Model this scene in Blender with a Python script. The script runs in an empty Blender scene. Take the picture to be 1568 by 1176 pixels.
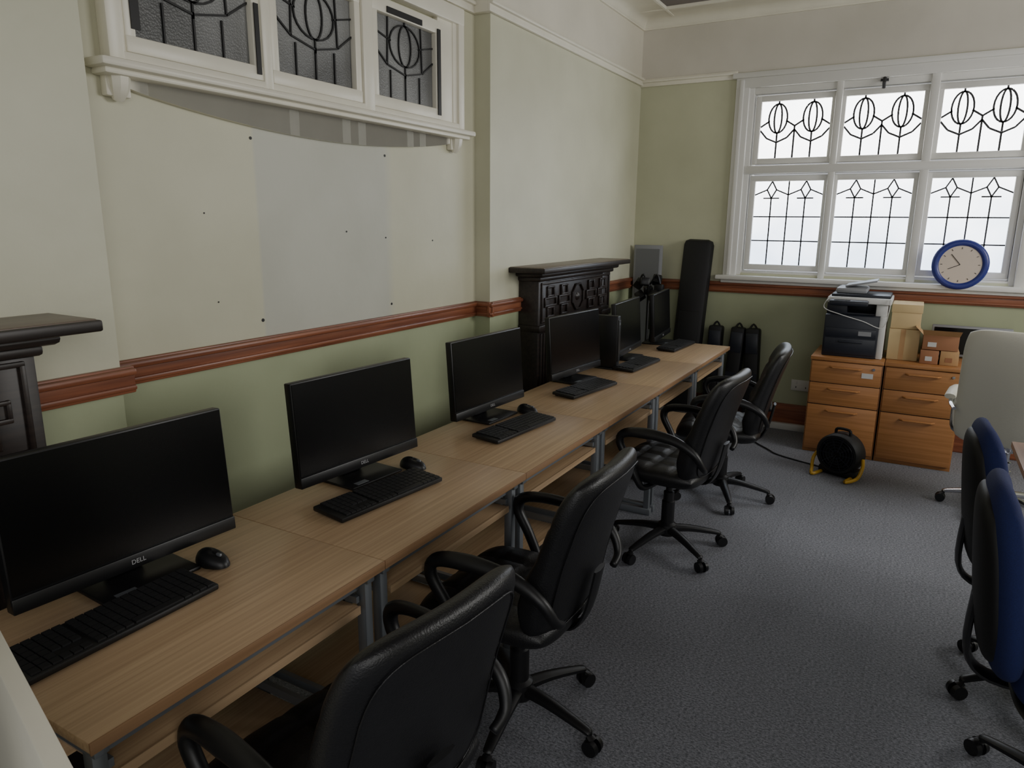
import bpy, math, random
from mathutils import Vector, Matrix
random.seed(4)
COL=bpy.context.scene.collection
# ---------------------------------------------------------------- materials
def s2l(c):
    return tuple(((x/255)/12.92 if x/255<=.04045 else ((x/255+.055)/1.055)**2.4) for x in c)
def newmat(name):
    m=bpy.data.materials.new(name); m.use_nodes=True
    nt=m.node_tree; b=nt.nodes.get("Principled BSDF")
    return m,nt,b
def mat(name,rgb,rough=.6,metal=0,noise=0.,nscale=20,bump=0.,bscale=200,spec=.5,coat=0):
    m,nt,b=newmat(name); c=s2l(rgb)
    b.inputs["Base Color"].default_value=(*c,1); b.inputs["Roughness"].default_value=rough
    b.inputs["Metallic"].default_value=metal; b.inputs["Specular IOR Level"].default_value=spec
    b.inputs["Coat Weight"].default_value=coat
    tc=nt.nodes.new("ShaderNodeTexCoord")
    if noise>0:
        n=nt.nodes.new("ShaderNodeTexNoise"); n.inputs["Scale"].default_value=nscale; n.inputs["Detail"].default_value=5
        nt.links.new(tc.outputs["Object"],n.inputs["Vector"])
        r=nt.nodes.new("ShaderNodeValToRGB")
        r.color_ramp.elements[0].position=.3; r.color_ramp.elements[1].position=.7
        r.color_ramp.elements[0].color=(*[x*(1-noise) for x in c],1)
        r.color_ramp.elements[1].color=(*[min(1,x*(1+noise)) for x in c],1)
        nt.links.new(n.outputs["Fac"],r.inputs["Fac"]); nt.links.new(r.outputs["Color"],b.inputs["Base Color"])
    if bump>0:
        n=nt.nodes.new("ShaderNodeTexNoise"); n.inputs["Scale"].default_value=bscale; n.inputs["Detail"].default_value=3
        nt.links.new(tc.outputs["Object"],n.inputs["Vector"])
        bp=nt.nodes.new("ShaderNodeBump"); bp.inputs["Strength"].default_value=bump; bp.inputs["Distance"].default_value=.003
        nt.links.new(n.outputs["Fac"],bp.inputs["Height"]); nt.links.new(bp.outputs["Normal"],b.inputs["Normal"])
    return m
def wood(name,c1,c2,axis='Y',scale=1.,rough=.45,stretch=.06):
    m,nt,b=newmat(name)
    tc=nt.nodes.new("ShaderNodeNewGeometry")
    mp=nt.nodes.new("ShaderNodeMapping"); s=[60*scale]*3; s['XYZ'.index(axis)]=60*scale*stretch*.5
    mp.inputs["Scale"].default_value=s
    n=nt.nodes.new("ShaderNodeTexNoise"); n.inputs["Scale"].default_value=1; n.inputs["Detail"].default_value=6; n.inputs["Distortion"].default_value=.6
    r=nt.nodes.new("ShaderNodeValToRGB"); r.color_ramp.elements[0].position=.3; r.color_ramp.elements[1].position=.72
    r.color_ramp.elements[0].color=(*s2l(c1),1); r.color_ramp.elements[1].color=(*s2l(c2),1)
    nt.links.new(tc.outputs["Position"],mp.inputs["Vector"]); nt.links.new(mp.outputs["Vector"],n.inputs["Vector"])
    nt.links.new(n.outputs["Fac"],r.inputs["Fac"]); nt.links.new(r.outputs["Color"],b.inputs["Base Color"])
    b.inputs["Roughness"].default_value=rough
    return m
def wallmat(name,low,mid,top,patch=None,zlow=1.1,ztop=2.72):
    m,nt,b=newmat(name); L=nt.links
    g=nt.nodes.new("ShaderNodeNewGeometry"); sx=nt.nodes.new("ShaderNodeSeparateXYZ"); L.new(g.outputs["Position"],sx.inputs[0])
    def gt(out,v,soft=None):
        if soft:
            q=nt.nodes.new("ShaderNodeMapRange"); q.inputs[1].default_value=v-soft; q.inputs[2].default_value=v+soft; L.new(out,q.inputs[0]); return q.outputs[0]
        q=nt.nodes.new("ShaderNodeMath"); q.operation='GREATER_THAN'; q.inputs[1].default_value=v; L.new(out,q.inputs[0]); return q.outputs[0]
    def mix(f,a,bb):
        q=nt.nodes.new("ShaderNodeMix"); q.data_type='RGBA'; L.new(f,q.inputs["Factor"])
        for sock,val in ((q.inputs[6],a),(q.inputs[7],bb)):
            if isinstance(val,tuple): sock.default_value=(*s2l(val),1)
            else: L.new(val,sock)
        return q.outputs[2]
    mm=mid
    if patch:
        y0,y1,z1,pc=patch
        a=gt(sx.outputs["Y"],y0,.008); c=gt(sx.outputs["Y"],y1,.03); d=gt(sx.outputs["Z"],z1,.01)
        q=nt.nodes.new("ShaderNodeMath"); q.operation='SUBTRACT'; L.new(a,q.inputs[0]); L.new(c,q.inputs[1])
        q2=nt.nodes.new("ShaderNodeMath"); q2.operation='SUBTRACT'; q2.use_clamp=True; L.new(q.outputs[0],q2.inputs[0]); L.new(d,q2.inputs[1])
        mm=mix(q2.outputs[0],mid,pc)
    col=mix(gt(sx.outputs["Z"],zlow),low,mm); col=mix(gt(sx.outputs["Z"],ztop),col,top)
    n=nt.nodes.new("ShaderNodeTexNoise"); n.inputs["Scale"].default_value=1.6; n.inputs["Detail"].default_value=6
    L.new(g.outputs["Position"],n.inputs["Vector"])
    r=nt.nodes.new("ShaderNodeValToRGB"); r.color_ramp.elements[0].color=(.85,.85,.83,1); r.color_ramp.elements[1].color=(1,1,1,1)
    r.color_ramp.elements[0].position=.3; r.color_ramp.elements[1].position=.65
    L.new(n.outputs["Fac"],r.inputs["Fac"])
    q=nt.nodes.new("ShaderNodeMix"); q.data_type='RGBA'; q.blend_type='MULTIPLY'; q.inputs["Factor"].default_value=1
    L.new(col,q.inputs[6]); L.new(r.outputs["Color"],q.inputs[7]); L.new(q.outputs[2],b.inputs["Base Color"])
    b.inputs["Roughness"].default_value=.45
    n2=nt.nodes.new("ShaderNodeTexNoise"); n2.inputs["Scale"].default_value=7; n2.inputs["Detail"].default_value=8
    L.new(g.outputs["Position"],n2.inputs["Vector"])
    bp=nt.nodes.new("ShaderNodeBump"); bp.inputs["Strength"].default_value=.25; bp.inputs["Distance"].default_value=.01
    L.new(n2.outputs["Fac"],bp.inputs["Height"]); L.new(bp.outputs["Normal"],b.inputs["Normal"])
    return m
GREEN=(176,184,149); CREAMG=(210,208,184); WHITE=(224,219,204)
M_wl=wallmat("paint_left",GREEN,CREAMG,WHITE,(1.96,2.75,1.95,(199,199,186)))
M_wb=wallmat("paint_breast",GREEN,(210,209,186),WHITE)
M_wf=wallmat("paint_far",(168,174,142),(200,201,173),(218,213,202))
M_white=mat("gloss_white_paint",(230,226,210),.35,noise=.04,nscale=6)
M_winw=mat("window_white",(222,221,216),.4)
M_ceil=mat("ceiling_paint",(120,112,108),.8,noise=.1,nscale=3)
M_rail=wood("varnished_pine",(108,60,42),(160,100,70),'Y',.7,.35,.08)
M_railx=wood("varnished_pine_x",(108,60,42),(160,100,70),'X',.7,.35,.08)
M_oak=wood("desk_oak",(166,138,106),(192,164,129),'Y',1.6,.34,.03)
M_edge=wood("desk_edge",(138,106,76),(156,122,88),'Y',1.6,.5,.03)
M_cab=wood("cabinet_beech",(158,108,62),(182,128,80),'X',1.0,.4,.05)
M_dark=wood("dark_oak",(30,24,22),(52,42,37),'Y',1,.4,.1)
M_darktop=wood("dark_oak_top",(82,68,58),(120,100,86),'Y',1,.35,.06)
M_leather=mat("black_leather",(22,22,24),.40,bump=.35,bscale=260,noise=.1)
M_plast=mat("black_plastic",(19,19,21),.42)
M_blackm=mat("black_matte",(16,16,18),.6,bump=.1)
M_screen=mat("screen_glass",(6,6,7),.25,spec=.35)
M_bezel=mat("monitor_bezel",(12,12,14),.4)
M_grey=mat("grey_metal",(140,145,150),.35,metal=.6)
M_logo=mat("logo_silver",(170,170,172),.4,metal=.3)
M_key=mat("keycap",(25,25,27),.5)
M_blue=mat("blue_fabric",(22,34,84),.9,noise=.15,nscale=300,bump=.4,bscale=500)
M_clockb=mat("clock_blue",(46,56,132),.35)
M_face=mat("clock_face",(214,200,186),.5)
M_wleather=mat("white_leather",(222,220,206),.4,bump=.2,bscale=150)
M_silver=mat("chrome",(190,190,195),.2,metal=1)
M_card=mat("cardboard",(190,152,108),.8,noise=.06,nscale=8)
M_card2=mat("beige_card",(206,182,136),.7)
M_card3=mat("brown_card",(160,112,80),.8)
M_prn=mat("printer_dark",(30,34,44),.4)
M_prng=mat("printer_grey",(140,142,146),.45)
M_prnw=mat("printer_white",(205,205,203),.45)
M_yel=mat("yellow_tube",(190,148,40),.4)
M_lead=mat("lead_came",(48,48,50),.6)
M_tape=mat("black_tape",(14,14,15),.5)
M_sock=mat("socket_plastic",(205,205,198),.4)
def glassmat(name,top,bot,stren):
    m,nt,b=newmat(name); L=nt.links
    g=nt.nodes.new("ShaderNodeNewGeometry"); sx=nt.nodes.new("ShaderNodeSeparateXYZ"); L.new(g.outputs["Position"],sx.inputs[0])
    n=nt.nodes.new("ShaderNodeTexNoise"); n.inputs["Scale"].default_value=3; n.inputs["Detail"].default_value=3; L.new(g.outputs["Position"],n.inputs["Vector"])
    mr=nt.nodes.new("ShaderNodeMapRange"); mr.inputs[1].default_value=1.3; mr.inputs[2].default_value=2.3; L.new(sx.outputs["Z"],mr.inputs[0])
    ad=nt.nodes.new("ShaderNodeMath"); ad.operation='MULTIPLY_ADD'; ad.inputs[1].default_value=.8; L.new(n.outputs["Fac"],ad.inputs[0])
    sb=nt.nodes.new("ShaderNodeMath"); sb.operation='SUBTRACT'; sb.inputs[1].default_value=.4; L.new(mr.outputs[0],sb.inputs[0]); L.new(sb.outputs[0],ad.inputs[2])
    r=nt.nodes.new("ShaderNodeValToRGB"); r.color_ramp.elements[0].color=(*bot,1); r.color_ramp.elements[1].color=(*top,1)
    L.new(ad.outputs[0],r.inputs["Fac"])
    L.new(r.outputs["Color"],b.inputs["Emission Color"]); b.inputs["Emission Strength"].default_value=stren
    b.inputs["Base Color"].default_value=(.5,.5,.5,1); b.inputs["Roughness"].default_value=.4
    return m
M_glass=glassmat("frosted_daylight_glass",(1,1,1),(.38,.45,.55),7.5)
def dimglass():
    m,nt,b=newmat("dim_textured_glass"); L=nt.links
    g=nt.nodes.new("ShaderNodeNewGeometry")
    n=nt.nodes.new("ShaderNodeTexNoise"); n.inputs["Scale"].default_value=2.2; n.inputs["Detail"].default_value=2; L.new(g.outputs["Position"],n.inputs["Vector"])
    r=nt.nodes.new("ShaderNodeValToRGB"); r.color_ramp.elements[0].color=(.10,.102,.10,1); r.color_ramp.elements[1].color=(.30,.305,.30,1)
    r.color_ramp.elements[0].position=.35; r.color_ramp.elements[1].position=.7
    L.new(n.outputs["Fac"],r.inputs["Fac"]); L.new(r.outputs["Color"],b.inputs["Base Color"])
    v=nt.nodes.new("ShaderNodeTexVoronoi"); v.inputs["Scale"].default_value=140; L.new(g.outputs["Position"],v.inputs["Vector"])
    bp=nt.nodes.new("ShaderNodeBump"); bp.inputs["Strength"].default_value=.3; bp.inputs["Distance"].default_value=.004
    L.new(v.outputs["Distance"],bp.inputs["Height"]); L.new(bp.outputs["Normal"],b.inputs["Normal"])
    b.inputs["Roughness"].default_value=.4
    return m
M_dim=dimglass()
def carpet():
    m,nt,b=newmat("grey_carpet_tiles"); L=nt.links
    g=nt.nodes.new("ShaderNodeNewGeometry")
    n=nt.nodes.new("ShaderNodeTexNoise"); n.inputs["Scale"].default_value=95; n.inputs["Detail"].default_value=10; n.inputs["Roughness"].default_value=.9
    mp=nt.nodes.new("ShaderNodeMapping"); mp.inputs["Scale"].default_value=(1,1.7,1)
    L.new(g.outputs["Position"],mp.inputs["Vector"]); L.new(mp.outputs["Vector"],n.inputs["Vector"])
    r=nt.nodes.new("ShaderNodeValToRGB"); r.color_ramp.elements[0].position=.43; r.color_ramp.elements[1].position=.58
    r.color_ramp.elements[0].color=(*s2l((66,69,76)),1); r.color_ramp.elements[1].color=(*s2l((166,168,176)),1)
    L.new(n.outputs["Fac"],r.inputs["Fac"])
    br=nt.nodes.new("ShaderNodeTexBrick"); br.offset=0; br.inputs["Scale"].default_value=1
    br.inputs["Brick Width"].default_value=.5; br.inputs["Row Height"].default_value=.5; br.inputs["Mortar Size"].default_value=.003; br.inputs["Mortar Smooth"].default_value=1
    br.inputs["Color1"].default_value=(1,1,1,1); br.inputs["Color2"].default_value=(.88,.88,.88,1); br.inputs["Mortar"].default_value=(.78,.78,.78,1)
    L.new(g.outputs["Position"],br.inputs["Vector"])
    q=nt.nodes.new("ShaderNodeMix"); q.data_type='RGBA'; q.blend_type='MULTIPLY'; q.inputs["Factor"].default_value=.9
    L.new(r.outputs["Color"],q.inputs[6]); L.new(br.outputs["Color"],q.inputs[7])
    n3=nt.nodes.new("ShaderNodeTexNoise"); n3.inputs["Scale"].default_value=2.5; n3.inputs["Detail"].default_value=4; L.new(g.outputs["Position"],n3.inputs["Vector"])
    r3=nt.nodes.new("ShaderNodeValToRGB"); r3.color_ramp.elements[0].position=.3; r3.color_ramp.elements[1].position=.7
    r3.color_ramp.elements[0].color=(.88,.88,.88,1); L.new(n3.outputs["Fac"],r3.inputs["Fac"])
    q2=nt.nodes.new("ShaderNodeMix"); q2.data_type='RGBA'; q2.blend_type='MULTIPLY'; q2.inputs["Factor"].default_value=1
    L.new(q.outputs[2],q2.inputs[6]); L.new(r3.outputs["Color"],q2.inputs[7]); L.new(q2.outputs[2],b.inputs["Base Color"])
    b.inputs["Roughness"].default_value=.8
    bp=nt.nodes.new("ShaderNodeBump"); bp.inputs["Strength"].default_value=.3; bp.inputs["Distance"].default_value=.003
    L.new(n.outputs["Fac"],bp.inputs["Height"]); L.new(bp.outputs["Normal"],b.inputs["Normal"])
    return m
M_carpet=carpet()
# ---------------------------------------------------------------- mesh builder
class MB:
    def __init__(s): s.v=[]; s.f=[]; s.m=[]; s.mats=[]
    def mi(s,m):
        if m not in s.mats: s.mats.append(m)
        return s.mats.index(m)
    def add(s,vs,fs,m):
        o=len(s.v); s.v+= [tuple(x) for x in vs]; k=s.mi(m)
        for f in fs: s.f.append(tuple(i+o for i in f)); s.m.append(k)
    def box(s,a,b,m,M=None,ch=0):
        if ch>0:
            # avoid coplanar faces between neighbouring mouldings
            a=tuple(q-random.uniform(0,.0009) for q in a); b=tuple(q+random.uniform(0,.0009) for q in b)
        x0,y0,z0=a; x1,y1,z1=b
        if ch>0:
            ch=min(ch,(x1-x0)*.45,(y1-y0)*.45,(z1-z0)*.45)
            import bmesh
            bm=bmesh.new(); bmesh.ops.create_cube(bm,size=1)
            for v in bm.verts: v.co=Vector(((x0+x1)/2+v.co.x*(x1-x0),(y0+y1)/2+v.co.y*(y1-y0),(z0+z1)/2+v.co.z*(z1-z0)))
            bmesh.ops.bevel(bm,geom=list(bm.edges),offset=ch,segments=2,profile=.5,affect='EDGES')
            bm.verts.index_update()
            vs=[v.co.copy() for v in bm.verts]; fs=[[v.index for v in f.verts] for f in bm.faces]; bm.free()
        else:
            vs=[Vector(p) for p in ((x0,y0,z0),(x1,y0,z0),(x1,y1,z0),(x0,y1,z0),(x0,y0,z1),(x1,y0,z1),(x1,y1,z1),(x0,y1,z1))]
            fs=[(0,3,2,1),(4,5,6,7),(0,1,5,4),(1,2,6,5),(2,3,7,6),(3,0,4,7)]
        if M: vs=[M@v for v in vs]
        s.add(vs,fs,m)
    def tube(s,pts,r,m,n=10,smooth=0,ref=(0,0,1),cap=True,closed=False):
        P=[Vector(p) for p in pts]
        if isinstance(r,(int,float)): rr=[(r,r)]*len(P)
        else: rr=[(q,q) if isinstance(q,(int,float)) else q for q in r]
        if smooth:
            Q=[];S=[]
            N=len(P); rng=N if closed else N-1
            for i in range(rng):
                if closed: p0,p1,p2,p3=P[(i-1)%N],P[i],P[(i+1)%N],P[(i+2)%N]; r1,r2=rr[i],rr[(i+1)%N]
                else: p0=P[max(i-1,0)];p1=P[i];p2=P[i+1];p3=P[min(i+2,N-1)]; r1,r2=rr[i],rr[i+1]
                for k in range(smooth):
                    t=k/smooth
                    Q.append(.5*((2*p1)+(p2-p0)*t+(2*p0-5*p1+4*p2-p3)*t*t+(3*p1-p0-3*p2+p3)*t**3))
                    S.append((r1[0]+(r2[0]-r1[0])*t,r1[1]+(r2[1]-r1[1])*t))
            if not closed: Q.append(P[-1]); S.append(rr[-1])
            P,rr=Q,S
        N=len(P); vs=[]; ref=Vector(ref); side=None
        for i in range(N):
            if closed: T=(P[(i+1)%N]-P[i-1]).normalized()
            else: T=(P[min(i+1,N-1)]-P[max(i-1,0)]).normalized()
            if side is None:
                c=T.cross(ref)
                if c.length<.05: c=T.cross(Vector((1,0,0)) if abs(T.x)<.9 else Vector((0,1,0)))
                side=c.normalized()
            else:
                side=(side-T*side.dot(T)).normalized()
            up=side.cross(T)
            for k in range(n):
                a=2*math.pi*(k+.5)/n
                vs.append(P[i]+side*math.cos(a)*rr[i][0]+up*math.sin(a)*rr[i][1])
        fs=[]
        for i in range(N if closed else N-1):
            j=(i+1)%N
            for k in range(n):
                l=(k+1)%n; fs.append((i*n+k,i*n+l,j*n+l,j*n+k))
        if cap and not closed:
            fs.append(tuple(range(n-1,-1,-1))); fs.append(tuple((N-1)*n+k for k in range(n)))
        s.add(vs,fs,m)
    def seg(s,p,q,r,m,n=4): s.tube([p,q],r,m,n=n)
    def lathe(s,prof,m,M=None,n=32):
        vs=[];fs=[]
        for (r,z) in prof:
            for k in range(n):
                a=2*math.pi*k/n; vs.append(Vector((r*math.cos(a),r*math.sin(a),z)))
        for i in range(len(prof)-1):
            for k in range(n):
                l=(k+1)%n; fs.append((i*n+k,i*n+l,(i+1)*n+l,(i+1)*n+k))
        fs.append(tuple(range(n-1,-1,-1))); fs.append(tuple((len(prof)-1)*n+k for k in range(n)))
        if M: vs=[M@v for v in vs]
        s.add(vs,fs,m)
    def pad(s,w,h,t,m,fn,n=22,pinch=.1,pw=4,tuft=None):
        vs=[];idx={};fs=[]
        for side in (1,-1):
            for i in range(n+1):
                for j in range(n+1):
                    u=math.sin((i/n-.5)*math.pi); v=math.sin((j/n-.5)*math.pi)
                    edge=i in(0,n) or j in(0,n)
                    if edge and side==-1: idx[(side,i,j)]=idx[(1,i,j)]; continue
                    x=w/2*u*(1-pinch*abs(v)**pw); y=h/2*v*(1-pinch*abs(u)**pw)
                    th=t/2*max(0,(1-abs(u)**6)*(1-abs(v)**6))**.45*side
                    if tuft and side==1: th-=tuft(u,v)
                    idx[(side,i,j)]=len(vs); vs.append(fn(x,y,th))
        for side in (1,-1):
            for i in range(n):
                for j in range(n):
                    q=[idx[(side,i,j)],idx[(side,i+1,j)],idx[(side,i+1,j+1)],idx[(side,i,j+1)]]
                    if side==-1:q.reverse()
                    fs.append(tuple(q))
        s.add(vs,fs,m)
    def mesh(s,name,smooth=True,angle=40):
        me=bpy.data.meshes.new(name); me.from_pydata(s.v,[],s.f)
        for m in s.mats: me.materials.append(m)
        me.polygons.foreach_set("material_index",s.m)
        me.update()
        import bmesh
        bm=bmesh.new(); bm.from_mesh(me); bmesh.ops.recalc_face_normals(bm,faces=list(bm.faces)); bm.to_mesh(me); bm.free()
        if smooth:
            me.polygons.foreach_set("use_smooth",[True]*len(me.polygons))
            try: me.set_sharp_from_angle(angle=math.radians(angle))
            except Exception: pass
        return me
    def obj(s,name,parent=None,**k):
        o=bpy.data.objects.new(name,s.mesh(name,**k)); COL.objects.link(o)
        if parent: o.parent=parent
        return o
def empty(name,loc=(0,0,0),rz=0):
    e=bpy.data.objects.new(name,None); COL.objects.link(e); e.location=loc; e.rotation_euler=(0,0,math.radians(rz)); e.empty_display_size=.1; return e
cache={}
def place(name,builder,loc,rz=0,baserot=None):
    if builder not in cache: cache[builder]=builder()
    e=empty(name,loc,rz)
    for k,me in cache[builder].items():
        o=bpy.data.objects.new(k,me); COL.objects.link(o); o.parent=e
        if baserot and k=="five_star_base": o.rotation_euler=(0,0,math.radians(baserot))
    return e
# ---------------------------------------------------------------- room
XR,XB,YF,ZC=-2.24,-2.14,5.88,3.18
XW=3.2; YN=-1.6
def one(name,a,b,m,ch=0):
    k=MB(); k.box(a,b,m,ch=ch); return k.obj(name)
one("floor",(XR-.1,YN,-.1),(XW+.1,YF+.3,0),M_carpet)
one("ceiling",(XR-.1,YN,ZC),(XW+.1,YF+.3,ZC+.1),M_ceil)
k=MB(); k.box((XR-.12,YN,0),(XR,YF+.3,ZC),M_wl); k.obj("wall_left")
k=MB(); k.box((XR,YN,0),(XB,1.29,ZC),M_wb); k.obj("wall_left_breast_near")
k=MB(); k.box((XR,3.517,0),(XB,YF,ZC),M_wb); k.obj("wall_left_breast_far")
one("wall_right",(XW,YN,0),(XW+.12,YF+.3,ZC),M_wb)
WX0,WX1,WZ0,WZ1=-1.30,.60,1.22,2.62
k=MB()
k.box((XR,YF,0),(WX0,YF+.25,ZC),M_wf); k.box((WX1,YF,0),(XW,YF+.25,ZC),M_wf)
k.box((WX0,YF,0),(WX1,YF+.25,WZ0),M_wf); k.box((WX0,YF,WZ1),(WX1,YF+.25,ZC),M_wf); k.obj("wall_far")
def railY(k,x,y0,y1,m=M_rail):
    k.box((x,y0,1.06),(x+.018,y1,1.145),m,ch=.004); k.box((x,y0,1.118),(x+.034,y1,1.14),m,ch=.008); k.box((x,y0,1.07),(x+.026,y1,1.085),m,ch=.005)
k=MB(); railY(k,XR,1.29,3.517); railY(k,XB,YN,1.324); railY(k,XB,3.483,YF); k.obj("trim_dado_left")
def railX(k,y,x0,x1,m=M_railx):
    k.box((x0,y-.018,1.06),(x1,y,1.145),m,ch=.004); k.box((x0,y-.034,1.118),(x1,y,1.14),m,ch=.008); k.box((x0,y-.026,1.07),(x1,y,1.085),m,ch=.005)
k=MB(); railX(k,YF,XB,XW); railX(k,3.517,XR,XB+.03);k.obj("trim_dado_far")
k=MB()
for (x,y0,y1) in ((XR,1.29,3.517),(XB,YN,1.33),(XB,3.477,YF)):
    k.box((x,y0,2.68),(x+.022,y1,2.745),M_white,ch=.005); k.box((x,y0,2.715),(x+.04,y1,2.735),M_white,ch=.008)
k.box((XR,3.477,2.68),(XB+.02,3.517,2.745),M_white,ch=.004)
k.obj("trim_picture_rail_left")
k=MB()
k.box((XB,YF-.022,2.67),(-1.37,YF,2.73),M_white,ch=.005); k.box((XB,YF-.04,2.70),(-1.37,YF,2.72),M_white,ch=.008)
k.box((.66,YF-.022,2.67),(XW,YF,2.73),M_white,ch=.005)
k.obj("trim_picture_rail_far")
def cove(name,p0,p1,inn):
    k=MB(); prof=[(0,-.085),(.015,-.085),(.015,-.075)]+[(.02+.06*(1-math.cos(a)),-.07+.055*math.sin(a)) for a in [i*math.pi/2/6 for i in range(7)]]+[(.24,-.012),(.25,-.02),(.265,-.018),(.27,0),(0,0)]
    vs=[];n=len(prof)
    for P in (p0,p1):
        for d,z in prof: vs.append(Vector(P)+Vector(inn)*d+Vector((0,0,ZC+z)))
    fs=[(i,(i+1)%n,n+(i+1)%n,n+i) for i in range(n)]+[tuple(range(n)),tuple(range(2*n-1,n-1,-1))]
    k.add(vs,fs,M_white); k.obj(name)
cove("trim_cornice_left",(XB,YN,0),(XB,YF,0),(1,0,0)); cove("trim_cornice_far",(XB,YF,0),(XW,YF,-.0007),(0,-1,0))
k=MB(); k.box((XB,YF-.02,0),(XW,YF,.2),M_railx,ch=.005); k.box((XB,YF-.028,.0),(XW,YF,.17),M_railx,ch=.008); k.obj("baseboard_far")
k=MB()
for (x,y0,y1) in ((XR,1.29,3.517),(XB,YN,1.29),(XB,3.517,YF-.03)): k.box((x,y0,0),(x+.025,y1,.2),M_rail,ch=.006)
k.obj("baseboard_left")
k=MB(); k.box((-.98,YF-.07,0),(-.6,YF-.03,.05),M_sock,ch=.004); k.obj("cable_trunking")
# ---------------------------------------------------------------- far window
COLX=[(-1.18,-.69),(-.595,-.105),(.01,.49)]
ROWZ=[(1.29,1.92),(2.09,2.50)]
k=MB()
k.box((-1.37,YF-.03,1.18),(WX0+.03,YF+.02,2.69),M_winw,ch=.006); k.box((.57,YF-.03,1.18),(.64,YF+.02,2.69),M_winw,ch=.006)
k.box((-1.37,YF-.032,2.60),(.64,YF+.02,2.69),M_winw,ch=.006); k.box((-1.40,YF-.045,2.67),(.67,YF,2.71),M_winw,ch=.008)
k.box((-1.34,YF-.045,1.2),(-1.31,YF,2.66),M_winw,ch=.006)
k.box((-1.42,YF-.075,1.165),(.68,YF+.1,1.20),M_winw,ch=.01); k.box((-1.38,YF-.04,1.14),(.66,YF,1.17),M_winw,ch=.006)
k.box((-1.30,YF,1.2),(-1.235,YF+.1,2.62),M_winw,ch=.006); k.box((.535,YF,1.2),(.6,YF+.1,2.62),M_winw,ch=.006)
k.box((-.665,YF-.014,1.2),(-.62,YF+.1,2.62),M_winw,ch=.008); k.box((-.075,YF-.014,1.2),(-.02,YF+.1,2.62),M_winw,ch=.008)
k.box((-1.30,YF+.003,2.555),(.6,YF+.1,2.62),M_winw,ch=.006); k.box((-1.30,YF+.003,1.2),(.6,YF+.1,1.235),M_winw,ch=.006)
k.box((-1.30,YF-.018,1.975),(.6,YF+.1,2.035),M_winw,ch=.01)
for (x0,x1) in COLX:
    for (z0,z1) in ROWZ:
        w=.042
        for a,b in (((x0-w,z0-w),(x0,z1+w)),((x1,z0-w),(x1+w,z1+w)),((x0-w,z0-w),(x1+w,z0)),((x0-w,z1),(x1+w,z1+w))):
            k.box((a[0],YF+.02,a[1]),(b[0],YF+.07,b[1]),M_winw,ch=.006)
k.box((WX0,YF+.1,WZ0),(WX0+.07,YF+.2,WZ1),M_winw)
wf=k.obj("window_1")
k=MB()
for (x0,x1) in COLX:
    for (z0,z1) in ROWZ: k.box((x0-.01,YF+.045,z0-.01),(x1+.01,YF+.05,z1+.01),M_glass)
k.obj("frosted_glass",wf)
def ell(cx,cz,rx,rz,n=22):
    return [(cx+rx*math.cos(2*math.pi*i/n),cz+rz*math.sin(2*math.pi*i/n)) for i in range(n+1)]
def upper_pattern(tul=2):
    L=[]
    cs=[.25,.75] if tul==2 else [.5]
    sc=1 if tul==2 else 1.9
    for c in cs:
        L.append(ell(c,.70,.135*sc,.255)); L.append(ell(c,.70,.055*sc,.255))
        L.append([(c,.445),(c,.30)]); L.append([(c,.955),(c,1)])
    if tul==2:
        L.append([(0,.50),(.10,.36),(.25,.28),(.40,.36),(.5,.50),(.60,.36),(.75,.28),(.90,.36),(1,.50)])
        for x in (.25,.5,.75): L.append([(x,0),(x,.28 if x!=.5 else .50)])
        L.append([(.37,.66),(.5,.56),(.63,.66)]); L.append([(0,.56),(.13,.66)]); L.append([(.87,.66),(1,.56)])
        L.append([(.5,.5),(.5,.56)])
    else:
        L.append([(0,.6),(.2,.42),(.5,.34),(.8,.42),(1,.6)]); L.append([(0,.8),(.26,.72)]); L.append([(.74,.72),(1,.8)])
        for x in (.25,.5,.75): L.append([(x,0),(x,.36)])
        L.append([(.22,1),(.2,.42)]);L.append([(.78,1),(.8,.42)])
    return L
def lower_pattern():
    L=[]
    for x in (.25,.5,.75): L.append([(x,0),(x,.80 if x!=.5 else 1)])
    for z in (.29,.58): L.append([(0,z),(1,z)])
    for c in (.25,.75):
        L.append([(c,.80),(c+.07,.90),(c,1.0),(c-.07,.90),(c,.80)])
        L.append([(c-.25,.84),(c-.07,.90)]); L.append([(c+.07,.90),(c+.25,.84)])
        L.append([(c-.12,.80),(c,.80),(c+.12,.80)])
    return L
k=MB()
for (x0,x1) in COLX:
    for ri,(z0,z1) in enumerate(ROWZ):
        for pl in (lower_pattern() if ri==0 else upper_pattern()):
            q=[(x0+a*(x1-x0),YF+.042,z0+b*(z1-z0)) for a,b in pl]
            for p,r in zip(q[:-1],q[1:]): k.seg(p,r,.0068 if ri==0 else .0085,M_lead)
k.obj("leaded_cames",wf)
k=MB(); k.tube([(-.36,YF-.02,2.60),(-.36,YF-.05,2.56),(-.36,YF-.03,2.53)],.012,M_lead,n=8); k.box((-.385,YF-.035,2.575),(-.335,YF-.005,2.59),M_lead); k.obj("window_latch",wf)
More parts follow.
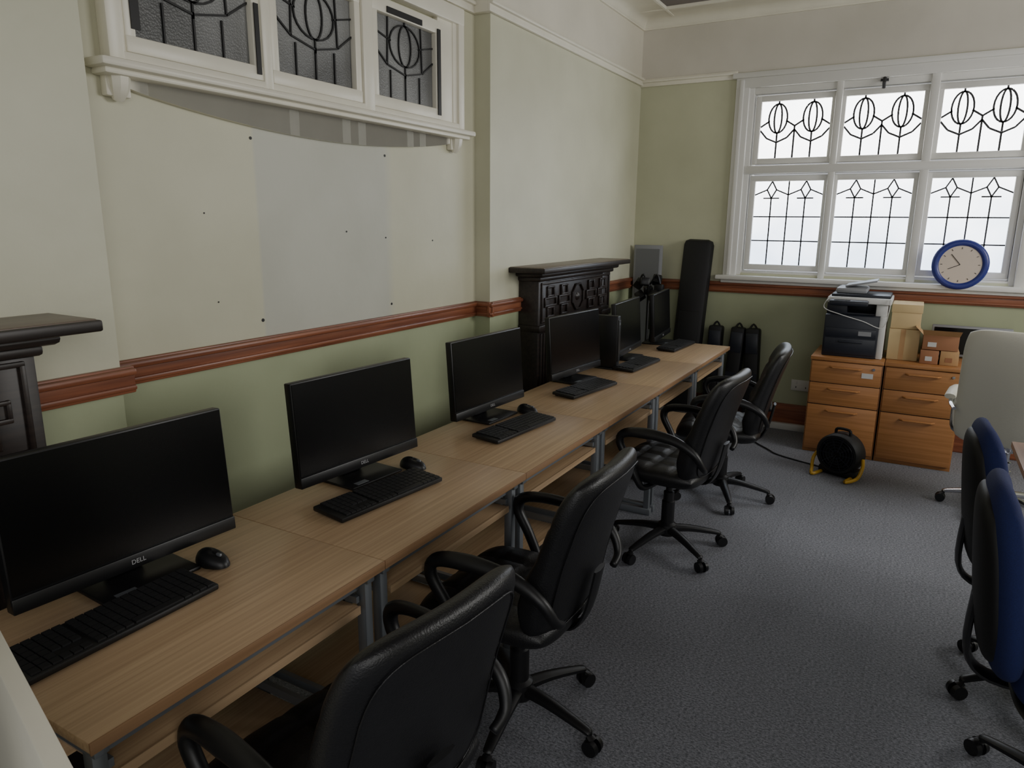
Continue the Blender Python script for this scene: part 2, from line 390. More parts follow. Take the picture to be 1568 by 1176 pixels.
# ---------------------------------------------------------------- high internal window on left wall
k=MB(); x=XR
Y0,Y1=1.40,3.34
k.box((x,Y0,2.05),(x+.05,Y0+.05,2.66),M_white,ch=.006); k.box((x,Y1-.05,2.05),(x+.05,Y1,2.66),M_white,ch=.006)
k.box((x,Y0+.04,2.05),(x+.035,Y0+.075,2.66),M_white,ch=.006); k.box((x,Y1-.085,2.05),(x+.035,Y1-.04,2.66),M_white,ch=.006)
k.box((x,Y0,2.58),(x+.052,Y1,2.66),M_white,ch=.006)
k.box((x,Y0+.03,2.055),(x+.047,Y1-.03,2.10),M_white,ch=.006)
for a,b in ((1.995,2.04),(2.55,2.62)): k.box((x,a,2.06),(x+.049,b,2.62),M_white,ch=.008)
GY=[(1.50,1.96),(2.08,2.51),(2.66,3.10)]
for a,b in GY:
    w=.036
    k.box((x,a-w,2.10),(x+.04,a,2.55),M_white,ch=.005); k.box((x,b,2.10),(x+.04,b+w,2.55),M_white,ch=.005)
    k.box((x,a-w,2.10),(x+.042,b+w,2.15),M_white,ch=.005); k.box((x,a-w,2.50),(x+.042,b+w,2.56),M_white,ch=.005)
k.box((x,3.13,2.1),(x+.03,3.27,2.6),M_white,ch=.005)
k.box((x,1.345,2.04),(x+.10,3.375,2.066),M_white,ch=.009); k.box((x,1.365,2.022),(x+.075,3.355,2.042),M_white,ch=.008)
vs=[];fs=[];n=36
for i in range(n+1):
    t=i/n; y=1.46+t*(3.25-1.46); zb=1.998-.075*math.sin(math.pi*t)**.8
    for xx in (x,x+.022): vs+= [(xx,y,zb),(xx,y,2.03)]
for i in range(n):
    o=i*4; q=o+4
    fs+=[(o+2,q+2,q+3,o+3),(o,o+2,o+3,o+1),(o,q,q+2,o+2),(o,o+1,q+1,q)]
k.add(vs,fs,M_white)
for y in (1.40,3.25):
    k.tube([(x+.035,y+.03,2.03),(x+.033,y+.03,1.99),(x+.02,y+.03,1.955)],[(.035,.035),(.03,.028),(.016,.012)],M_white,n=8,smooth=3)
    k.box((x,y-.01,1.965),(x+.03,y+.07,2.03),M_white,ch=.006)
lw=k.obj("window_2")
k=MB()
for a,b in GY: k.box((x+.008,a-.01,2.14),(x+.014,b+.01,2.51),M_dim)
k.obj("textured_glass",lw)
k=MB()
for a,b in GY:
    for pl in upper_pattern(1):
        q=[(x+.017,a+u*(b-a),2.15+v*.35) for u,v in pl]
        for p,r in zip(q[:-1],q[1:]): k.seg(p,r,.0048,M_tape)
k.obj("leaded_cames_left",lw)
k=MB()
xt=x+.044
k.box((xt-.004,1.485,2.17),(xt,1.515,2.50),M_tape); k.box((xt,1.965,2.12),(xt+.004,1.985,2.36),M_tape)
k.box((xt,2.72,2.505),(xt+.004,2.98,2.53),M_tape); k.box((xt,3.105,2.12),(xt+.004,3.13,2.52),M_tape)
k.obj("draught_tape",lw)
k=MB()
for y,z,r in ((1.95,1.897,.006),(2.73,1.896,.006),(1.95,1.21,.007),(2.75,1.20,.006),(2.45,1.55,.004),(2.72,1.52,.004),(1.72,1.62,.003),(3.1,1.5,.004),(1.75,1.3,.003)):
    k.lathe([(r,0),(r,.002)],M_tape,M=Matrix.Translation((XR,y,z))@Matrix.Rotation(math.pi/2,4,'Y'),n=10)
k.obj("trim_wall_plugs")
# ---------------------------------------------------------------- fireplaces
def fireplace():
    d={}
    k=MB(); W=.58
    for sgn in (-1,1):
        y0,y1=sorted((sgn*W,sgn*(W-.15)))
        k.box((0,y0,0),(.14,y1,1.27),M_dark,ch=.006); k.box((0,y0-.01,0),(.16,y1+.01,.16),M_dark,ch=.008)
        for j in range(3): k.box((.135,y0+.026+j*.036,.22),(.15,y0+.048+j*.036,.92),M_dark,ch=.004)
        k.box((0,y0-.008,.93),(.155,y1+.008,.975),M_dark,ch=.01)
    k.box((0,-W+.15,.93),(.135,W-.15,1.27),M_dark,ch=.004)
    k.box((0,-W+.15,.0),(.09,-W+.25,.93),M_dark,ch=.004); k.box((0,W-.25,.0),(.09,W-.15,.93),M_dark,ch=.004); k.box((0,-W+.15,.80),(.092,W-.15,.93),M_dark,ch=.004)
    k.box((0,-.34,0),(.03,.34,.8),M_tape)
    d["surround"]=k.mesh("surround")
    k=MB()
    k.box((0,-W-.015,1.245),(.16,W+.015,1.275),M_dark,ch=.01); k.box((0,-W-.05,1.272),(.19,W+.05,1.305),M_dark,ch=.016)
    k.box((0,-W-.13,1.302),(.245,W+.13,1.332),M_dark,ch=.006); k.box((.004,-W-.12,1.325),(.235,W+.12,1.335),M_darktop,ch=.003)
    d["mantel_shelf"]=k.mesh("mantel_shelf")
    k=MB(); X=.135
    def ring(y0,y1,z0,z1,w=.012):
        for a,b in (((y0,z0),(y1,z0+w)),((y0,z1-w),(y1,z1)),((y0,z0),(y0+w,z1)),((y1-w,z0),(y1,z1))):
            k.box((X,a[0],a[1]),(X+.014,b[0],b[1]),M_dark,ch=.003)
    ring(-.55,.55,.985,1.235,.014)
    for cy in (-.42,-.22,.22,.42):
        ring(cy-.085,cy+.085,1.08,1.14); ring(cy-.05,cy+.05,1.012,1.08); ring(cy-.05,cy+.05,1.14,1.208)
    pts=[(X+.008,.085*math.cos(a)*1.1,1.11+.09*math.sin(a)) for a in [i*2*math.pi/8+math.pi/8 for i in range(8)]]
    k.tube(pts,.007,M_dark,n=6,closed=True); k.lathe([(.03,0),(.02,.012),(0.001,.016)],M_dark,M=Matrix.Translation((X,0,1.11))@Matrix.Rotation(math.pi/2,4,'Y'),n=12)
    d["carved_frieze"]=k.mesh("carved_frieze")
    return d
place("fireplace_mantel",fireplace,(XB,4.44,0)); place("fireplace_mantel",fireplace,(XB,.40,0))
# ---------------------------------------------------------------- desks
DX0,DX1=-1.72,-1.13
def desk():
    d={}; w=.774/2
    k=MB(); k.box((DX0,-w,.708),(DX1,w,.73),M_oak,ch=.002); k.box((DX1-.001,-w,.706),(DX1+.0035,w,.7295),M_edge,ch=.001); d["top"]=k.mesh("top")
    k=MB(); k.box((-1.60,-w+.06,.60),(-1.165,w-.06,.618),M_oak,ch=.002); k.box((-1.166,-w+.06,.597),(-1.162,w-.06,.6195),M_oak)
    k.box((-1.70,-w+.04,.18),(-1.34,w-.04,.198),M_oak,ch=.002); k.box((-1.34,-w+.04,.178),(-1.336,w-.04,.199),M_oak)
    k.box((-1.705,-w+.04,.30),(-1.69,w-.04,.60),M_oak)
    d["shelves"]=k.mesh("shelves")
    k=MB()
    for s in (-1,1):
        y=s*(w-.03)
        k.box((-1.19,y-.014,.04),(-1.16,y+.014,.69),M_grey,ch=.004); k.box((-1.69,y-.012,.04),(-1.66,y+.012,.69),M_grey,ch=.004)
        k.box((-1.70,y-.016,.0),(-1.15,y+.016,.04),M_grey,ch=.006); k.box((-1.70,y-.014,.675),(-1.15,y+.014,.708),M_grey,ch=.004)
        k.box((-1.6,s*(w-.055)-.006,.622),(-1.175,s*(w-.055)+.006,.64),M_grey)
        k.box((-1.66,y-.008,.2),(-1.19,y+.008,.225),M_grey)
    k.box((-1.19,-w+.03,.655),(-1.18,w-.03,.675),M_grey); k.box((-1.68,-w+.03,.665),(-1.66,w-.03,.69),M_grey)
    for t in range(6): k.seg((-1.62+t*.05,-w+.04,.66),(-1.62+t*.05,w-.04,.66),.003,M_grey)
    d["steel_frame"]=k.mesh("steel_frame")
    k=MB()
    k.tube([(-1.66,-.1,.70),(-1.60,-.12,.66),(-1.50,-.05,.645),(-1.45,.1,.64),(-1.60,.2,.55),(-1.66,.22,.4)],.004,M_tape,n=6,smooth=5)
    k.tube([(-1.66,.0,.70),(-1.62,.05,.5),(-1.64,.0,.3),(-1.66,-.05,.205)],.004,M_tape,n=6,smooth=5)
    d["cables"]=k.mesh("cables")
    return d
for i in range(6):
    yc=.55+.388+i*.777
    place("computer_desk",desk,(0,yc,0))
ZD=.7315
# ---------------------------------------------------------------- monitors
def monitor():
    d={}; T=Matrix.Translation((0,0,.043))@Matrix.Rotation(math.radians(4),4,'X')
    k=MB(); k.box((-.271,-.03,0),(.271,.0,.337),M_bezel,M=T,ch=.004); k.box((-.2,-.055,.04),(.2,-.028,.28),M_plast,M=T,ch=.012)
    k.box((-.271,-.004,0),(.271,.004,.035),M_bezel,M=T,ch=.003); d["housing"]=k.mesh("housing")
    k=MB(); k.box((-.267,-.001,.040),(.267,.0018,.333),M_screen,M=T); d["screen"]=k.mesh("screen")
    k=MB(); k.box((-.045,-.10,.004),(.045,-.055,.20),M_plast,M=Matrix.Rotation(math.radians(-6),4,'X'),ch=.01)
    k.box((-.125,-.13,0),(.110,.060,.010),M_plast,ch=.005); k.box((-.06,-.10,.10),(.06,-.04,.20),M_plast,ch=.01)
    k.box((.03,.03,.0098),(.08,.052,.0115),M_grey)
    d["stand"]=k.mesh("stand")
    tx=bpy.data.curves.new("logo","FONT"); tx.body="DELL"; tx.size=.016; tx.extrude=.0004; tx.align_x='CENTER'
    o=bpy.data.objects.new("tmp",tx); COL.objects.link(o); bpy.context.view_layer.update()
    me=bpy.data.meshes.new_from_object(o); bpy.data.objects.remove(o)
    me.transform(T@Matrix.Translation((0,.0052,.012))@Matrix.Rotation(math.pi,4,'Z')@Matrix.Rotation(math.pi/2,4,'X')); me.materials.clear(); me.materials.append(M_logo)
    d["logo"]=me
    return d
for x,y,a in ((-1.565,.932,-3.7),(-1.58,1.768,-4.6),(-1.605,2.66,-3),(-1.60,3.575,-5.5),(-1.59,4.38,4),(-1.595,5.09,6)):
    place("desktop_monitor",monitor,(x,y,ZD),-90+a)
def keyboard():
    d={}; T=Matrix.Translation((0,0,.006))@Matrix.Rotation(math.radians(-3),4,'X')
    k=MB(); k.box((-.22,-.066,0),(.22,.066,.014),M_plast,M=T,ch=.004); k.box((-.2,-.06,.0),(.2,-.045,.008),M_plast); d["case"]=k.mesh("case")
    k=MB()
    for r in range(6):
        yy=-.052+r*.0205; x=-.212
        for c in range(21):
            if c in (14,) or (r==4 and 15<=c<=17): x+=.008 if c==14 else .02; continue
            w=.0175
            if r==5 and 4<=c<=9:
                if c==4: k.box((x,yy-.0085,.013),(x+.116,yy+.0085,.019),M_key,M=T)
                x+=.0202; continue
            k.box((x,yy-.0085,.013),(x+w,yy+.0085,.019),M_key,M=T); x+=.0202
    d["keys"]=k.mesh("keys",smooth=False)
    return d
for x,y,a in ((-1.436,.785,0),(-1.42,1.665,-6.5),(-1.42,2.55,-5.6),(-1.46,3.38,-8),(-1.455,4.16,-3),(-1.45,4.96,-3)):
    place("keyboard",keyboard,(x,y,ZD),-90+a)
def mouse():
    k=MB(); vs=[];fs=[];n=20;m=10
    for i in range(m+1):
        p=i/m*math.pi/2
        for j in range(n):
            a=2*math.pi*j/n; vs.append((.031*math.cos(a)*math.cos(p)**.7,.055*math.sin(a)*math.cos(p)**.7,.004+.033*math.sin(p)*(1-.15*math.sin(a))))
    for i in range(m):
        for j in range(n): l=(j+1)%n; fs.append((i*n+j,i*n+l,(i+1)*n+l,(i+1)*n+j))
    fs.append(tuple(range(n-1,-1,-1)))
    k.add(vs,fs,M_plast); k.lathe([(.028,0),(.03,.005)],M_plast,n=20); k.box((-.003,.02,.03),(.003,.034,.036),M_grey,ch=.001)
    return {"shell":k.mesh("shell")}
for x,y,a in ((-1.495,1.085,80),(-1.50,1.935,80),(-1.51,2.82,75)): place("computer_mouse",mouse,(x,y,ZD),a-180+10)
e=empty("slim_desktop_computer",(-1.60,3.99,ZD)); k=MB(); k.box((-.10,-.022,.006),(.08,.022,.325),M_bezel,ch=.006); k.box((.08,-.016,.05),(.084,.016,.30),M_plast,ch=.002); k.box((-.08,-.035,0),(.06,.035,.008),M_plast,ch=.003); k.box((.083,-.008,.27),(.0855,.008,.285),M_grey); k.obj("case",e)
# ---------------------------------------------------------------- chairs (local forward +Y)
def base5(k,m,r=.275,z=.062,capm=None,up=.39):
    for i in range(5):
        a=2*math.pi*i/5+.35; c,s=math.cos(a),math.sin(a)
        k.tube([(c*.02,s*.02,.105),(c*.12,s*.12,.10),(c*(r-.02),s*(r-.02),z+.012),(c*r,s*r,z+.004)],[(.028,.022),(.024,.017),(.017,.012),(.013,.010)],m,n=8,smooth=3)
        k.tube([(c*r,s*r,z+.006),(c*r,s*r,.03)],.009,M_plast,n=8)
        tx,ty=-s,c
        for q in (-1,1):
            cx,cy=c*(r+.012),s*(r+.012)
            p=Vector((cx+tx*q*.008,cy+ty*q*.008,.0275)); p2=Vector((cx+tx*q*.024,cy+ty*q*.024,.0275))
            k.tube([p,p2],[.0275,.025],M_plast,n=16)
        k.tube([(c*(r+.012),s*(r+.012),.045),(c*(r-.004),s*(r-.004),.058)],[(.02,.014),(.014,.01)],M_plast,n=8)
    k.lathe([(.045,.075),(.05,.09),(.045,.13),(.032,.14),(.032,.25),(.026,.255),(.026,.30),(.016,.305),(.016,up)],m if capm is None else capm,n=20)
def office_chair():
    d={}
    k=MB(); base5(k,M_plast); d["five_star_base"]=k.mesh("five_star_base")
    k=MB(); k.box((-.11,-.12,.37),(.11,.10,.40),M_plast,ch=.01); k.tube([(.1,.02,.385),(.24,.03,.38)],.006,M_plast,n=8)
    k.tube([(0,-.10,.385),(0,-.19,.39),(0,-.235,.46),(0,-.265,.60)],[(.04,.008)]*4,M_plast,n=8,smooth=4,ref=(0,0,1)); d["mechanism"]=k.mesh("mechanism")
    k=MB()
    def tuft(u,v):
        g=0
        for q in (-.5,0,.5): g=max(g,math.exp(-((u-q)/.05)**2),math.exp(-((v-q)/.05)**2))
        return .014*g*(1-abs(u)**4)*(1-abs(v)**4)
    def fs(x,y,t):
        fr=max(0,y-.12)
        return Vector((x,y+.03,.435+t-.6*fr*fr*3+.15*x*x))
    k.pad(.49,.47,.10,M_leather,fs,n=36,tuft=tuft); d["seat"]=k.mesh("seat",angle=180)
    k=MB()
    def fb(x,y,t):
        h=y+.26
        lean=-.165-.13*h-.27*h*h
        wrap=.5*x*x
        lum=.025*math.exp(-((h-.15)/.1)**2)
        return Vector((x*(1-.04*(h/.52)),lean+wrap+t+(lum if t>0 else 0),.42+h))
    def tb(u,v):
        return .012*max(math.exp(-((v-q)/.05)**2) for q in (-.45,.05,.5))*(1-abs(u)**6)
    k.pad(.49,.52,.09,M_leather,fb,n=36,pinch=.10,pw=5,tuft=tb)
    pts=[]
    for i in range(40):
        a=2*math.pi*i/40; cx=math.cos(a);sx=math.sin(a)
        u=math.copysign(abs(cx)**.4,cx)*.84; v=math.copysign(abs(sx)**.4,sx)*.88
        pts.append(fb(.49/2*u,.26*v,-.040))
    k.tube(pts,.0022,M_leather,n=6,closed=True)
    d["backrest"]=k.mesh("backrest",angle=180)
    k=MB()
    for s in (-1,1):
        pts=[(s*.10,.02,.378),(s*.235,.04,.385),(s*.262,.065,.43),(s*.268,.11,.52),(s*.272,.155,.60),(s*.272,.13,.648),(s*.272,.02,.662),(s*.270,-.11,.648),(s*.265,-.20,.60),(s*.245,-.235,.54),(s*.20,-.235,.51)]
        rr=[.012,.015,.017,.018,.019,(.022,.016),(.026,.015),(.022,.015),.017,.014,.012]
        k.tube(pts,rr,M_plast,n=12,smooth=5,ref=(0,0,1))
    d["armrests"]=k.mesh("armrests",angle=180)
    return d
for x,y,a,br in ((-.95,.985,83,10),(-.985,1.81,91,24),(-.95,3.28,86,0),(-.885,4.12,98,32)):
    place("office_chair",office_chair,(x,y,0),a,br)
def task_chair():
    d={}
    k=MB(); base5(k,M_plast); d["five_star_base"]=k.mesh("five_star_base")
    k=MB(); k.pad(.48,.46,.09,M_blue,lambda x,y,t:Vector((x,y+.02,.45+t-1.2*max(0,y-.1)**2)),n=20,pinch=.15); d["seat"]=k.mesh("seat",angle=180)
    k=MB(); k.pad(.46,.44,.035,M_plast,lambda x,y,t:Vector((x,y+.02,.402+t)),n=12); k.box((-.09,-.12,.37),(.09,.1,.395),M_plast,ch=.01)
    k.tube([(0,-.1,.385),(0,-.24,.385),(0,-.30,.45),(0,-.30,.62)],[(.035,.01)]*4,M_plast,n=8,smooth=4); d["mechanism"]=k.mesh("mechanism")
    f=lambda off:(lambda x,y,t:Vector((x*(1-.12*((y+.25)/.5)),-.235-.12*(y+.25)+.55*x*x+.1*(y)**2+t+off,.70+y)))
    k=MB(); k.pad(.46,.53,.075,M_blue,f(0),n=26,pinch=.2,pw=3); d["backrest"]=k.mesh("backrest",angle=180)
    k=MB(); k.pad(.40,.46,.05,M_blackm,f(-.028),n=26,pinch=.2,pw=3); d["back_shell"]=k.mesh("back_shell",angle=180)
    return d
place("blue_task_chair",task_chair,(.54,2.79,0),-86,-14); place("blue_task_chair",task_chair,(.54,2.17,0),-90,-9)
def white_chair():
    d={}
    k=MB(); base5(k,M_silver,up=.40); d["five_star_base"]=k.mesh("five_star_base")
    k=MB(); k.pad(.50,.48,.10,M_wleather,lambda x,y,t:Vector((x,y,.47+t-1.2*max(0,y-.1)**2)),n=22); k.box((-.1,-.1,.385),(.1,.1,.43),M_plast,ch=.01); d["seat"]=k.mesh("seat",angle=180)
    k=MB()
    def tb(u,v): return .010*max(math.exp(-((v-q)/.04)**2) for q in (-.5,0,.5))*(1-abs(u)**6)
    k.pad(.52,.64,.08,M_wleather,lambda x,y,t:Vector((x*(1-.1*(y+.32)),-.24-.22*(y+.32)**1.2+.5*x*x+t,.44+(y+.32))),n=32,pinch=.08,pw=6,tuft=tb)
    k.tube([(0,-.08,.40),(0,-.20,.41),(0,-.25,.45)],[(.04,.01)]*3,M_silver,n=8,smooth=4); d["backrest"]=k.mesh("backrest",angle=180)
    k=MB()
    for s in (-1,1):
        k.tube([(s*.20,.04,.42),(s*.275,.04,.44),(s*.29,.08,.54),(s*.29,.12,.65)],[(.012,.02)]*4,M_silver,n=8,smooth=4)
        k.tube([(s*.29,.12,.65),(s*.29,-.05,.662),(s*.28,-.22,.65),(s*.25,-.30,.63)],[(.012,.01)]*4,M_silver,n=8,smooth=4)
        k.tube([(s*.29,-.20,.672),(s*.29,-.02,.685),(s*.29,.14,.668)],[(.028,.016),(.033,.02),(.028,.016)],M_wleather,n=10,smooth=4)
    d["armrests"]=k.mesh("armrests")
    return d
place("white_office_chair",white_chair,(.555,4.70,0),-10,22)
# ---------------------------------------------------------------- drawer cabinets
def drawers():
    d={}; w=.455
    k=MB(); k.box((0,.02,.0),(w,.53,.675),M_cab,ch=.002); k.box((-.003,-.005,.675),(w+.003,.535,.70),M_cab,ch=.003); d["carcass"]=k.mesh("carcass")
    k=MB(); kk=MB()
    z=[(.03,.355),(.362,.512),(.519,.668)]
    for a,b in z:
        k.box((.008,0,a),(w-.008,.02,b),M_cab,ch=.003)
        zz=b-.035
        kk.tube([(w*.28,0,zz),(w*.32,-.022,zz),(w*.68,-.022,zz),(w*.72,0,zz)],[(.008,.007)]*4,M_cab,n=8)
    k.box((.004,.012,.353),(w-.004,.019,.364),M_dark); k.box((.004,.012,.51),(w-.004,.019,.521),M_dark)
    kk.lathe([(.01,0),(.009,.004)],M_silver,M=Matrix.Translation((w*.88,-.002,.64))@Matrix.Rotation(math.pi/2,4,'X'),n=12)
    d["drawer_fronts"]=k.mesh("drawer_fronts"); d["handles"]=kk.mesh("handles")
    return d
e=place("drawer_cabinet",drawers,(-.585,5.32,0)); k=MB(); k.box((.33,-.0025,.575),(.40,.0005,.61),M_prnw); k.obj("paper_label",e)
place("drawer_cabinet",drawers,(-.12,5.32,0))
e=empty("multifunction_printer",(-.53,5.38,.702))
k=MB(); k.box((0,0,.0),(.34,.42,.29),M_prn,ch=.008); k.box((.34,.01,0),(.38,.42,.29),M_prnw,ch=.008); k.box((.01,-.006,.02),(.33,0,.13),M_prn,ch=.004); k.box((.01,-.006,.14),(.33,0,.20),M_prn,ch=.004)
k.box((.1,-.012,.10),(.25,-.004,.115),M_prn,ch=.003); k.box((.22,-.008,.155),(.30,-.004,.185),M_prng); k.obj("paper_body",e)
k=MB(); k.box((0,.06,.29),(.13,.42,.37),M_prn,ch=.006); k.box((.0,.30,.29),(.38,.42,.37),M_prn,ch=.004); k.box((.31,.05,.29),(.38,.42,.37),M_prnw,ch=.006); k.box((.12,.08,.292),(.32,.30,.30),M_prn); k.obj("output_bay",e)
k=MB(); k.box((.0,.03,.37),(.40,.42,.41),M_prnw,ch=.008); k.box((.02,.06,.41),(.39,.40,.43),M_prn,ch=.008)
k.box((.04,.10,.43),(.24,.38,.47),M_prng,ch=.02); k.box((.2,.12,.435),(.40,.36,.447),M_prng,ch=.004,M=Matrix.Translation((0,0,.12))@Matrix.Rotation(math.radians(-12),4,'Y')@Matrix.Translation((-.03,0,-.11)))
k.box((.02,-.06,.36),(.26,.05,.395),M_prn,ch=.01); k.box((.05,-.05,.394),(.15,.0,.398),M_screen); k.obj("scanner_feeder",e)
k=MB(); k.tube([(.02,.0,.42),(-.01,-.04,.34),(.1,-.06,.30),(.24,-.04,.26),(.36,-.02,.22),(.39,-.01,.33),(.39,.02,.41)],.003,M_prnw,n=6,smooth=6); k.obj("white_cable",e)
e=empty("cardboard_box",(-.125,5.46,.702)); k=MB(); k.box((0,0,0),(.185,.28,.21),M_card2,ch=.003); k.box((.07,-.0015,.0),(.1,0.01,.21),M_card); k.obj("carton",e)
e=empty("cardboard_box",(-.122,5.47,.915)); k=MB(); k.box((0,0,0),(.176,.27,.14),M_card2,ch=.003); k.box((-.004,-.004,.11),(.18,.274,.165),M_card2,ch=.003); k.obj("carton",e)
e=empty("cardboard_box",(.075,5.40,.702)); k=MB(); k.box((0,0,0),(.105,.2,.09),M_card3,ch=.003); k.box((.03,-.002,.02),(.07,0.01,.05),M_prnw); k.obj("carton",e)
e=empty("cardboard_box",(.19,5.40,.702)); k=MB(); k.box((0,0,0),(.105,.2,.092),M_card,ch=.003); k.box((.03,-.002,.02),(.07,0.01,.05),M_card3); k.obj("carton",e)
e=empty("cardboard_box",(.08,5.40,.798)); k=MB(); k.box((0,0,0),(.205,.2,.095),M_card3,ch=.003)
k.add([(0,0,.095),(.205,0,.095),(.215,-.05,.135),(-.01,-.05,.135)],[(0,1,2,3)],M_card); k.add([(0,.2,.095),(.0,0,.095),(-.05,.01,.145),(-.05,.19,.145)],[(0,1,2,3)],M_card); k.box((.03,-.002,.02),(.08,0.01,.05),M_prnw); k.obj("carton",e)
e=empty("flat_television",(.33,5.78,.701)); k=MB(); k.box((-.20,-.03,.012),(.27,.0,.225),M_prng,ch=.006); k.box((-.185,-.034,.03),(.255,-.028,.21),M_screen); k.box((-.16,-.06,0),(-.02,.03,.014),M_plast,ch=.003); k.obj("panel",e)
e=empty("wall_clock",(.242,YF-.085,1.341)); R=Matrix.Rotation(math.pi/2,4,'X')
k=MB(); k.tube([(.147*math.cos(a),0,.147*math.sin(a)) for a in [i*2*math.pi/48 for i in range(48)]],[(.024,.022)]*48,M_clockb,n=12,closed=True,ref=(0,1,0)); k.lathe([(.15,-.012),(.15,.008)],M_clockb,M=R,n=48); k.obj("rim",e)
k=MB(); k.lathe([(.130,.008),(.130,.011)],M_face,M=R,n=48); k.obj("face",e)
k=MB()
for i in range(12):
    a=i*math.pi/6; k.seg((.105*math.sin(a),-.012,.105*math.cos(a)),(.117*math.sin(a),-.012,.117*math.cos(a)),.0022,M_tape)
for a,l in ((math.radians(245),.075),(math.radians(-40),.09)): k.seg((0,-.013,0),(l*math.sin(a),-.013,l*math.cos(a)),.0025,M_tape)
k.obj("hands",e)
e=empty("power_socket",(-.70,YF,.36)); k=MB(); k.box((-.073,-.012,-.043),(.073,0,.043),M_sock,ch=.004)
for s in (-1,1): k.box((s*.036-.006,-.016,.012),(s*.036+.006,-.011,.03),M_sock,ch=.001); k.box((s*.036-.003,-.0135,-.022),(s*.036+.003,-.0119,-.008),M_tape)
k.obj("faceplate",e)
e=empty("power_socket",(-1.02,YF-.03,.10)); k=MB(); k.box((-.073,-.012,-.043),(.073,0,.043),M_sock,ch=.004)
for s in (-1,1): k.box((s*.036-.003,-.0135,-.022),(s*.036+.003,-.0119,-.008),M_tape)
k.obj("faceplate",e)
k=MB(); k.tube([(-1.0,5.75,.006),(-.95,5.4,.006),(-.8,5.2,.006),(-.7,5.1,.006),(-.45,5.0,.006),(-.32,4.95,.012)],.005,M_tape,n=6,smooth=8); k.obj("power_cable")
# air mover fan
e=empty("floor_fan",(-.30,4.90,0),rz=-20); e.scale=(.95,.92,.92)
RX=Matrix.Translation((0,0,.165))@Matrix.Rotation(math.pi/2,4,'X')
k=MB(); k.lathe([(.08,-.10),(.125,-.09),(.145,-.05),(.145,.06),(.135,.075),(.118,.075),(.11,.02),(.05,.01),(.03,.01)],M_blackm,M=RX,n=36)
k.box((-.13,-.05,.0),(.13,.08,.06),M_blackm,ch=.02); k.obj("drum",e)
k=MB()
for r in (.03,.05,.07,.09,.11): k.tube([(r*math.cos(a),-.075,.165+r*math.sin(a)) for a in [i*2*math.pi/28 for i in range(28)]],.0022,M_prn,n=6,closed=True)
for i in range(10): a=i*math.pi/5; k.seg((.02*math.cos(a),-.075,.165+.02*math.sin(a)),(.125*math.cos(a),-.072,.165+.125*math.sin(a)),.003,M_prn)
for i in range(5):
    a=i*2*math.pi/5; k.tube([(.02*math.cos(a),-.03,.165+.02*math.sin(a)),(.1*math.cos(a+.3),-.05,.165+.1*math.sin(a+.3))],[(.012,.004),(.03,.003)],M_blackm,n=6)
k.tube([(-.05,0,.30),(-.04,0,.335),(.04,0,.335),(.05,0,.30)],.01,M_plast,n=8,smooth=4)
k.obj("grille",e)
k=MB()
for s in (-1,1):
    k.tube([(s*.15,.0,.15),(s*.168,-.04,.10),(s*.155,-.08,.03),(s*.11,-.15,.013),(s*.10,.12,.013)],.012,M_yel,n=8,smooth=5)
k.tube([(-.10,.10,.013),(.10,.10,.013)],.012,M_yel,n=8)
k.obj("yellow_legs",e)
# ---------------------------------------------------------------- corner items
e=empty("keyboard_case",(-1.61,5.70,0)); Mx=Matrix.Rotation(math.radians(-6),4,'X')@Matrix.Rotation(math.radians(1.5),4,'Y')
k=MB(); k.box((-.12,-.06,0.006),(.12,.05,1.48),M_blackm,M=Mx,ch=.045); k.box((-.085,-.066,.3),(.085,-.058,.9),M_blackm,M=Mx,ch=.02); k.obj("padded_case",e)
for x,rx in ((-1.37,0),(-1.22,2),(-1.04,-3)):
    e=empty("speaker_stand_bag",(x,5.72,0)); T=Matrix.Rotation(math.radians(-5),4,'X')@Matrix.Rotation(math.radians(rx),4,'Y')
    k=MB(); k.box((-.055,-.05,.005),(.055,.05,.80),M_blackm,M=T,ch=.02); k.box((-.045,-.056,.6),(.045,-.048,.76),M_prn,M=T,ch=.004); k.tube([T@Vector((-.03,0,.79)),T@Vector((0,0,.83)),T@Vector((.03,0,.79))],.008,M_plast,n=6,smooth=3); k.box((-.05,-.055,.40),(.05,-.045,.44),M_prn,M=T); k.obj("bag",e)
e=empty("grey_display_board",(-1.98,5.80,0)); k=MB(); k.box((-.12,-.015,.0),(.12,.015,1.42),M_prng,ch=.004); k.box((-.10,-.02,.05),(.10,-.012,1.39),mat("board_grey",(110,112,114),.6)); k.obj("board",e)
e=empty("tripod_light_stand",(-1.86,5.50,0)); k=MB()
k.tube([(0,0,.3),(0,0,1.12)],.012,M_plast,n=8)
for i in range(3): a=i*2.09+.4; k.tube([(0,0,.45),(.18*math.cos(a),.18*math.sin(a),.01)],.009,M_plast,n=6)
for i in range(9): a=i*.9; k.box((-.035,-.03,-.035),(.035,.03,.035),M_plast,M=Matrix.Translation((.085*math.cos(a),.05*math.sin(a),1.09+.07*math.sin(i*1.7)))@Matrix.Rotation(a,4,'X')@Matrix.Rotation(a*2,4,'Y'),ch=.01)
k.tube([(-.08,0,1.14),(-.05,0,1.2),(0,0,1.12),(.06,0,1.2),(.09,0,1.13)],.009,M_plast,n=6,smooth=4)
k.obj("stand",e)
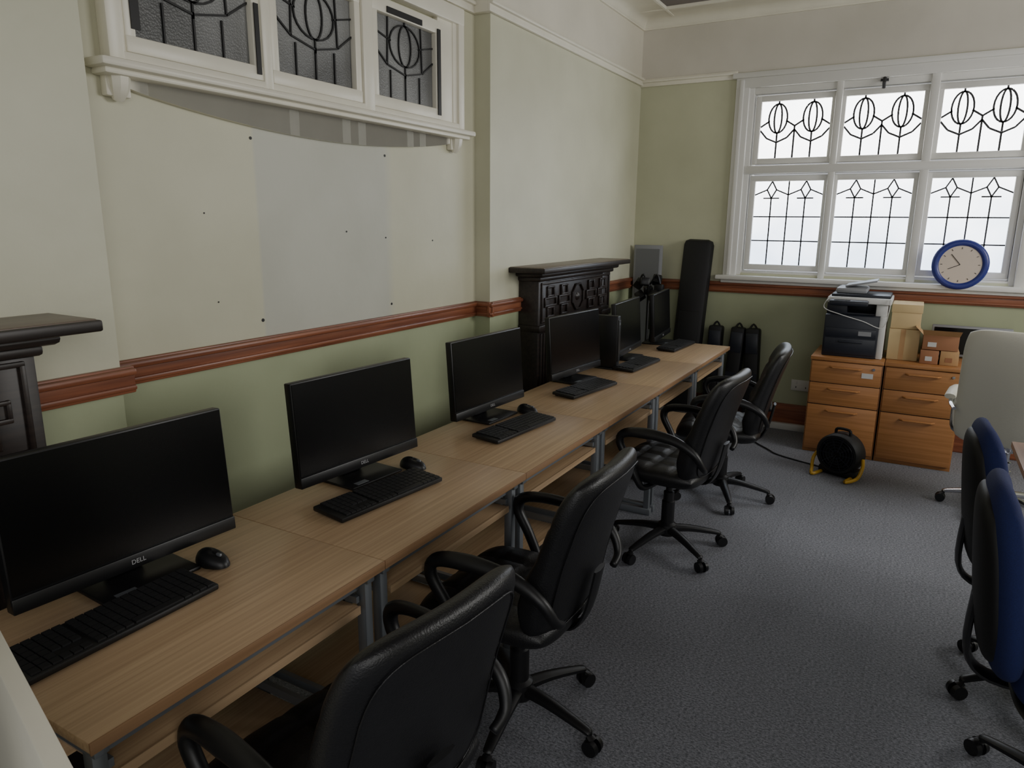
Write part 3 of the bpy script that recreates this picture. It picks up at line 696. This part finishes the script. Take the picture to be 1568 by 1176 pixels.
# ---------------------------------------------------------------- right table + monitor + near white panel
e=empty("meeting_table",(0,0,0)); k=MB(); M_pink=wood("table_beech",(150,116,98),(176,142,120),'Y',1.3,.4,.04)
k.box((.42,1.9,.705),(1.2,3.48,.73),M_pink,ch=.004)
for x in (1.0,1.12):
    for y in (2.0,3.40): k.tube([(x,y,0),(x,y,.705)],.02,M_grey,n=12)
k.box((.48,1.98,.685),(1.14,3.42,.706),M_grey); k.obj("table_top",e)
place("desktop_monitor",monitor,(.72,3.34,ZD),180)
e=empty("white_partition_panel",(0,0,0))
k=MB(); p=Vector((-1.28,.505,0)); q=Vector((-.80,.374,0)); dd=(q-p).normalized(); ang=math.atan2(dd.y,dd.x)
T=Matrix.Translation(p)@Matrix.Rotation(ang,4,'Z'); L=(q-p).length
k.box((0,-.025,.03),(L,0,.95),M_white,M=T,ch=.004); k.box((.05,-.12,0),(.10,.0,.03),M_grey,M=T,ch=.004); k.box((L-.10,-.12,0),(L-.05,.0,.03),M_grey,M=T,ch=.004); k.obj("panel",e)
# ---------------------------------------------------------------- lights
def area(name,loc,target,sx,sy,power,col=(1,1,1)):
    l=bpy.data.lights.new(name,'AREA'); l.shape='RECTANGLE'; l.size=sx; l.size_y=sy; l.energy=power; l.color=col
    o=bpy.data.objects.new(name,l); COL.objects.link(o); o.location=loc
    o.rotation_euler=(Vector(target)-Vector(loc)).to_track_quat('-Z','Y').to_euler(); return o
area("daylight_behind",(1.6,-1.0,2.3),(-1.2,2.6,.9),2.6,1.9,34,(1,.985,.95))
area("daylight_side",(2.9,4.0,2.2),(-.9,3.7,.5),2.0,1.3,78,(1,.985,.96))
w=bpy.data.worlds.new("overcast"); bpy.context.scene.world=w; w.use_nodes=True
bg=w.node_tree.nodes["Background"]; bg.inputs[0].default_value=(.96,.97,1,1); bg.inputs[1].default_value=.52
# ---------------------------------------------------------------- camera
cd=bpy.data.cameras.new("camera"); cam=bpy.data.objects.new("camera",cd); COL.objects.link(cam); bpy.context.scene.camera=cam
pit,yaw,rol=map(math.radians,(12.89,29.47,.53))
F=Vector((-math.sin(yaw)*math.cos(pit),math.cos(yaw)*math.cos(pit),-math.sin(pit))); R0=Vector((math.cos(yaw),math.sin(yaw),0)); U0=R0.cross(F)
R2=R0*math.cos(rol)+U0*math.sin(rol); U2=R2.cross(F)
Mt=Matrix((( R2.x,U2.x,-F.x,0),(R2.y,U2.y,-F.y,0),(R2.z,U2.z,-F.z,1.6),(0,0,0,1)))
cam.matrix_world=Mt
cd.sensor_width=36; cd.lens=1086.3/1568*36; cd.clip_start=.02
